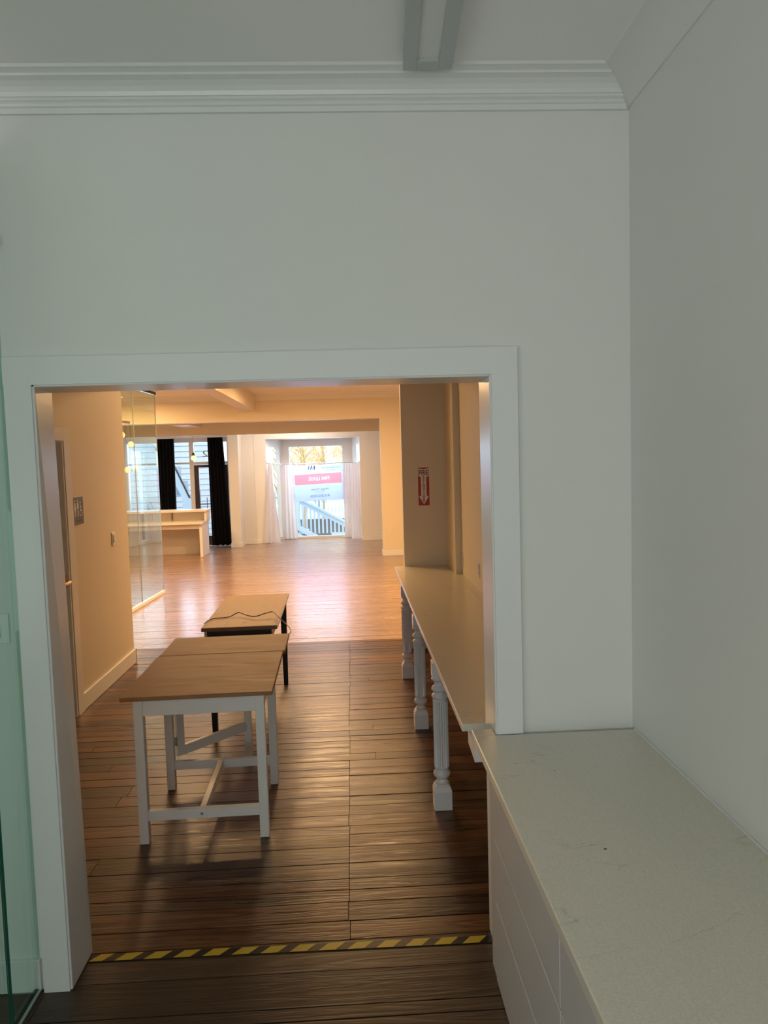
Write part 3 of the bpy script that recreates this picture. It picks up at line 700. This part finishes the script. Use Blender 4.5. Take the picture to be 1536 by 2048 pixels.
# reception desk
t = thing('reception_desk', 'white painted reception desk with raised back ledge left of the shop door', 'desk', (-4.0, 15.0, 0))
obj('side_panel', B(-3.03, -2.975, 14.78, 15.45, 0, .655, .002), mat('desk_side_pale', (.82, .80, .82), .4), t)  # this side panel is coloured paler and cooler than the desk
obj('side_panel', B(-5.30, -5.25, 14.78, 15.45, 0, .655), DESKP, t)
obj('worktop', B(-5.32, -2.95, 14.72, 15.47, .656, .70, .003), DESKP, t)
obj('apron', B(-5.25, -3.03, 14.80, 14.84, .565, .655), DESKP, t)
obj('back_panel', B(-5.25, -3.03, 15.38, 15.42, 0, .655), DESKP, t)
obj('riser_panel', B(-5.28, -2.985, 15.34, 15.38, .70, .885), DESKP, t)
obj('riser_end', B(-2.985, -2.94, 15.10, 15.46, .70, .885, .002), DESKP, t)
obj('ledge', B(-5.30, -2.92, 15.06, 15.48, .885, .925, .003), DESKP, t)
obj('desk_cable', B(-3.685, -3.675, 15.31, 15.34, .70, .885), OAKEDGE, t, label='thin dark cable under the ledge')  # flat dark strip standing for a hanging cable
obj('cross_rail', B(-5.25, -3.03, 15.36, 15.38, .0, .17), DESKP, t)

# curtains
def drape(x0t, x1t, x0b, x1b, zt, zb, y_, folds, amp, wob=0, nz=10, th=.006, seed=1, flare=0):
    rnd_ = random.Random(seed); bm = bmesh.new(); NX = folds*8; ph = [rnd_.uniform(-.5, .5) for _ in range(NX+1)]
    def P(i, j, s_):
        u_ = i/NX; v = j/nz
        xa = x0t+(x1t-x0t)*u_; xb = x0b+(x1b-x0b)*u_
        x_ = xa+(xb-xa)*v + wob*math.sin(v*6+u_*9)
        yy_ = y_ + amp*(.6+.4*v)*math.sin(2*math.pi*folds*u_ + ph[(i//8)*8]*.9 + v*.5) + s_*th + wob*.6*math.sin(v*11+u_*5)
        zz = zt+(zb-zt)*v
        if j == nz: zz += .008*math.sin(u_*23+seed)
        return (x_, yy_, zz)
    F_ = [[bm.verts.new(P(i, j, 0)) for i in range(NX+1)] for j in range(nz+1)]
    K = [[bm.verts.new(P(i, j, 1)) for i in range(NX+1)] for j in range(nz+1)]
    for j in range(nz):
        for i in range(NX):
            bm.faces.new((F_[j][i], F_[j][i+1], F_[j+1][i+1], F_[j+1][i])); bm.faces.new((K[j][i], K[j+1][i], K[j+1][i+1], K[j][i+1]))
    for i in range(NX):
        bm.faces.new((F_[0][i], K[0][i], K[0][i+1], F_[0][i+1])); bm.faces.new((F_[nz][i], F_[nz][i+1], K[nz][i+1], K[nz][i]))
    for j in range(nz):
        bm.faces.new((F_[j][0], F_[j+1][0], K[j+1][0], K[j][0])); bm.faces.new((F_[j][NX], K[j][NX], K[j+1][NX], F_[j+1][NX]))
    return bm
t = thing('dark_curtain', 'black floor-length curtain rising behind the reception desk', 'curtain', (-4.1, 16.6, 0), 'black curtains at the shop front')
obj('cloth', drape(-4.23, -3.865, -4.24, -3.89, 2.425, .02, 16.58, 5, .045, seed=3), VELVET, t, True)
t = thing('dark_curtain', 'black floor-length curtain beside the pilaster in front of the shop door', 'curtain', (-2.95, 16.6, 0), 'black curtains at the shop front')
obj('cloth', drape(-3.135, -2.80, -3.125, -2.69, 2.43, .03, 16.58, 5, .045, seed=5), VELVET, t, True)
tag(obj('curtain_track', B(-6.3, -2.68, 16.55, 16.61, 2.435, 2.46), TRIM), 'white curtain track over the shop front windows', 'curtain track')
tag(obj('curtain_rod', tube(bmesh.new(), [(-1.895, 16.93, 1.842), (-1.60, 17.66, 1.79), (.03, 17.66, 1.79), (.215, 16.93, 1.80)], .011, 8), METAL, None, True), 'slim white rod running around the bay window', 'curtain rod')
sg = 'white sheer cafe curtains in the bay'
def sheer(label, loc, bm):
    t = thing('sheer_curtain', label, 'curtain', loc, sg); obj('cloth', bm, SHEER, t, True)
sheer('white sheer curtain flaring over the wall left of the bay', (-1.8, 16.8, 0), drape(-1.845, -1.775, -2.0, -1.63, 1.825, .02, 16.80, 3, .018, wob=.012, seed=8, th=.003))
sheer('white sheer curtain hanging left of the lease banner', (-1.45, 17.6, 0), drape(-1.56, -1.36, -1.58, -1.29, 1.772, .02, 17.60, 3, .018, wob=.005, seed=9, th=.003))
sheer('white sheer curtain hanging right of the lease banner', (-.05, 17.6, 0), drape(-.165, .0, -.175, .03, 1.772, .02, 17.58, 3, .016, wob=.005, seed=10, th=.003))
sheer('white sheer curtain over the right side pane of the bay', (.1, 17.0, 0), drape(.0, .205, -.015, .205, 1.775, .03, 17.02, 3, .014, wob=.004, seed=11, th=.003))

# lease banner: read from behind, so mirrored
t = thing('lease_banner', 'pale vinyl lease banner with a red band, seen from behind in the bay window', 'banner', (-.78, 17.72, 1.3))
q = [(-1.38, 1.748), (-.182, 1.760), (-.176, .915), (-1.325, .893)]
rb = [(-1.335, 1.522), (-.222, 1.565), (-.212, 1.318), (-1.320, 1.280)]
def mir(cx_, cz_, ty=17.712): return lambda x, y_, z: (cx_-x, ty+z, cz_+y_-x*.035)
bm = bmesh.new()
for yy_ in (17.716, 17.719):
    O_ = [bm.verts.new((p[0], yy_, p[1])) for p in q]; I_ = [bm.verts.new((p[0], yy_, p[1])) for p in rb]
    for k in range(4): bm.faces.new((O_[k], O_[(k+1) % 4], I_[(k+1) % 4], I_[k]))
    if yy_ == 17.716: P0_, P1_ = O_, I_
for k in range(4):
    bm.faces.new((P0_[k], P0_[(k+1) % 4], O_[(k+1) % 4], O_[k])); bm.faces.new((P1_[k], P1_[(k+1) % 4], I_[(k+1) % 4], I_[k]))
obj('vinyl', bm, BANNER, t)
band = obj('red_band', prism(bmesh.new(), rb, 17.716, 17.719, 'xz'), PINKRED, t)
cutter = obj('lettering', text_bm(bmesh.new(), 'FOR LEASE', .115, mir(-.75, 1.425, 17.7175), .010, width=.49), PINKRED, t)
md = band.modifiers.new('cut', 'BOOLEAN'); md.operation = 'DIFFERENCE'; md.object = cutter; md.solver = 'EXACT'; md.use_self = True
bpy.context.view_layer.update(); dg = bpy.context.evaluated_depsgraph_get()
nm_ = bpy.data.meshes.new_from_object(band.evaluated_get(dg)); band.modifiers.clear(); band.data = nm_
bpy.data.objects.remove(cutter)
obj('lettering', text_bm(bmesh.new(), 'FOR LEASE', .115, mir(-.75, 1.425, 17.7175), .003, width=.49), LWHITE, t, label='white mirrored FOR LEASE lettering')
bm = text_bm(bmesh.new(), 'Morgan Thomas', .075, mir(-.74, 1.175), .002, width=.42)
obj('lettering', bm, BANTEXT, t, label='grey mirrored name lettering')
obj('lettering', text_bm(bmesh.new(), 'LIC. 02059', .030, mir(-.74, 1.112), .002, width=.19), BANTEXT, t, label='small grey mirrored lettering')
bm = text_bm(bmesh.new(), '415.505.0226', .085, mir(-.74, 1.015), .002, width=.46)
obj('lettering', bm, BANTEXT, t, label='grey mirrored phone number')
bm = text_bm(bmesh.new(), 'MARIN BROKERAGE', .055, mir(-.45, 1.685), .002, width=.44); obj('lettering', bm, BANTEXT, t, label='grey mirrored broker lettering'); bm = text_bm(bmesh.new(), 'COMMERCIAL', .034, mir(-.45, 1.632), .002, width=.24)
obj('lettering', bm, BANTEXT, t, label='smaller grey mirrored lettering')
bm = bmesh.new()
for x0, x1, w_ in ((-.985, -1.005, .018), (-.925, -.955, .022), (-.925, -.895, .010), (-.865, -.870, .026)):
    prism(bm, [(x0, 1.735), (x0+w_, 1.735), (x1+w_, 1.645), (x1, 1.645)], 17.713, 17.716, 'xz')
obj('monogram', bm, BANTEXT, t)

# ================================================================== OUTSIDE
struct('ground', B(-16, 14, 17.9, 60, -.75, -.55), GRASS)
struct('street', B(-16, 14, 20.4, 31, -.56, -.54), ROAD)
struct('porch_floor', B(-6.6, -2.5, 17.06, 18.9, -.5, -.02), PORCHW)
# neighbour's house wall with lap siding
t = thing('neighbour_house', 'pale blue clapboard house across the way, seen through the shop front', 'house', (-6.2, 22, -.55))
hw = obj('wall', B(-11, -4.1, 22.3, 22.6, -.55, 6.5), SIDING, t)
z = -.55
k = 0
while z < 4.6:
    bm = prism(bmesh.new(), [(22.3, z), (22.262, z), (22.285, z+.165), (22.3, z+.165)], -11, -4.1, 'yz'); obj('siding_board', bm, SIDING, t); z += .165
obj('corner_board', B(-4.1, -3.95, 22.24, 22.6, -.55, 6.5), PORCHW, t)
# side stair and rail against that house
t = thing('side_stair', 'white sided stair with a dark sloping handrail outside the left shop window', 'stair', (-4.2, 19, -.5))
bm = bmesh.new(); prism(bm, [(-5.2, 3.35), (-4.0, .75), (-4.0, .40), (-5.2, 3.0)], 18.98, 19.04, 'xz'); obj('stringer', bm, PORCHW, t)
obj('handrail', tube(bmesh.new(), [(-5.1, 19.0, 3.40), (-4.46, 19, 1.86), (-4.06, 19, .92)], .022), IRON, t)
obj('newel_post', B(-4.27, -4.02, 18.95, 19.1, -.5, 1.0), PORCHW, t)
bm = bmesh.new()
for k in range(6): prism(bm, [(-4.95+k*.17, 2.55-k*.37), (-4.78+k*.17, 2.55-k*.37), (-4.78+k*.17, 2.18-k*.37), (-4.95+k*.17, 2.18-k*.37)], 19.05, 19.7, 'xz')
obj('treads', bm, SIDING, t)
t = thing('iron_railing', 'low black iron railing outside the shop door', 'railing', (-3.6, 19, 0))
obj('top_rail', tube(bmesh.new(), [(-3.94, 19.2, .83), (-2.6, 19.2, .83)], .014), IRON, t)
for k in range(7): obj('bar', tube(bmesh.new(), [(-3.92+k*.22, 19.2, -.02), (-3.92+k*.22, 19.2, 1.0 if k in (1, 2) else .84)], .009, 6), IRON, t)
t = thing('sandwich_board', 'small red and white sidewalk sign beyond the shop door', 'sign', (-3.48, 20.5, -.5))
obj('board', B(-3.85, -3.45, 20.5, 20.54, -.549, .85), SIGNWHITE, t); obj('red_panel', B(-3.80, -3.50, 20.49, 20.5, .42, .80), REDOB, t)

# porch stair outside the bay
t = thing('porch_stair', 'white wooden porch stair with balustrade outside the bay window', 'stair', (-.8, 19.6, -.5))
def sl(bm, xa, za, xb, zb, h, y0, y1): return prism(bm, [(xa, za), (xb, zb), (xb, zb-h), (xa, za-h)], y0, y1, 'xz')
obj('handrail', sl(bmesh.new(), -1.6, 1.04, .5, -.12, .055, 19.50, 19.70), PORCHW, t)
obj('rail_fascia', sl(bmesh.new(), -1.6, .985, .5, -.175, .12, 19.56, 19.62), PORCHW, t)
obj('bottom_rail', B(-.55, .6, 19.55, 19.63, -.14, -.05), PORCHW, t)
obj('stringer', sl(bmesh.new(), -1.75, .42, -.35, -.42, .15, 19.30, 19.36), PORCHW, t)
obj('stringer', sl(bmesh.new(), -1.75, .20, -.75, -.40, .12, 19.30, 19.36), PORCHW, t)
for k in range(15):
    x = -1.42+k*.105; zt = 1.04-.10-(x+1.6)*.5524
    zb = max(.36-(x+1.75)*.6, -.06)
    if zt-.02 > zb: obj('baluster', B(x, x+.045, 19.57, 19.61, zb, zt), PORCHW, t)
obj('post', B(-1.50, -1.36, 19.50, 19.64, -.5, 1.2), PORCHW, t)
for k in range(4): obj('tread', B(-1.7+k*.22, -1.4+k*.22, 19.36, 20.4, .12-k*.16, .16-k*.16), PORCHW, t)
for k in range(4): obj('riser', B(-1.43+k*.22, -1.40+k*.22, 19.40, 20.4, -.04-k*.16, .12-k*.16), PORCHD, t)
t = thing('side_balustrade', 'white railing seen through the left side pane of the bay', 'railing', (-2.6, 20.5, -.5))
obj('top_rail', B(-3.36, -1.9, 20.45, 20.55, .60, .68), PORCHW, t)
for k in range(12): obj('baluster', B(-3.31+k*.12, -3.27+k*.12, 20.48, 20.52, -.5, .60), PORCHW, t)
t = thing('parked_car', 'low dark car parked beyond the porch stair', 'car', (2.6, 27, -.55))
bm = prism(bmesh.new(), [(x_+.85, z_) for x_, z_ in ((-1.0, -.30), (-.95, -.05), (-.3, .06), (.5, .50), (2.0, .52), (2.7, .12), (3.2, .02), (3.2, -.30))], 27, 28.6, 'xz')
bmesh.ops.bevel(bm, geom=bm.edges[:], offset=.06, segments=2, affect='EDGES'); obj('body', bm, mat('car_paint', (.10, .12, .14), .3), t, True)
for wx in (.6, 3.3): obj('wheel', tube(bmesh.new(), [(wx, 26.95, -.28), (wx, 27.2, -.28)], .28, 20), BLACK, t, True)
# picket fence across the street
t = thing('picket_fence', 'pale picket fence across the street', 'fence', (-.5, 31.5, -.55))
obj('rail', B(-4, 3, 31.53, 31.57, .35, .42), PORCHW, t)
for k in range(44): obj('picket', prism(bmesh.new(), [(-3.9+k*.155, -.55), (-3.81+k*.155, -.55), (-3.81+k*.155, .55), (-3.855+k*.155, .62), (-3.9+k*.155, .55)], 31.5, 31.53, 'xz'), PORCHW, t)
# bare winter trees
def tree(name, label, x, y_, h, seed, m1, m2, n_=150):
    r_ = random.Random(seed)
    t = thing(name, label, 'tree', (x, y_, -.55), 'bare trees across the street')
    obj('trunk', tube(bmesh.new(), [(x, y_, -.55), (x+.1, y_, h*.3), (x-.05, y_, h*.6), (x+.05, y_, h)], .1, 8, [.04, .032, .022, .008]), m1, t)
    bm = bmesh.new()
    for i_ in range(n_):
        zz = r_.uniform(.3, h*.9); a = r_.uniform(0, 6.28); ln = r_.uniform(.4, 1.05); up = r_.uniform(.4, 1.3)
        p0 = Vector((x, y_, zz)); p1 = p0+Vector((math.cos(a)*ln*.5, math.sin(a)*ln*.3, up*.5)); p2 = p1+Vector((math.cos(a+.4)*ln*.5, math.sin(a)*ln*.3, up*.8))
        tube(bm, [p0, p1, p2], .02, 4, [.018, .011, .004])
        for q_ in range(5):
            b0 = p1.lerp(p2, r_.random()); tube(bm, [b0, b0+Vector((r_.uniform(-.35, .35), r_.uniform(-.2, .2), r_.uniform(.0, .45)))], .008, 3, [.007, .003])
    o = obj('branches', bm, m2, t); o['kind'] = 'stuff'
for a in ((-2.9, 30, 6, 1), (-1.7, 26.5, 5.5, 2), (-1.15, 30.5, 6, 3), (-.3, 34, 6.5, 4), (1.3, 30.5, 6.5, 5), (-4.4, 34, 6.5, 6)):
    tree('bare_tree', ['bare tree with tan twigs beyond the bay window, leftmost', 'thin bare tree left of centre beyond the bay', 'bare tree with golden twigs at the centre of the bay', 'bare tree right of centre beyond the bay', 'bare tree at the right edge of the bay view', 'bare tree beyond the left side pane of the bay'][a[3]-1], a[0], a[1], a[2], a[3], BARK, TWIG, 170)
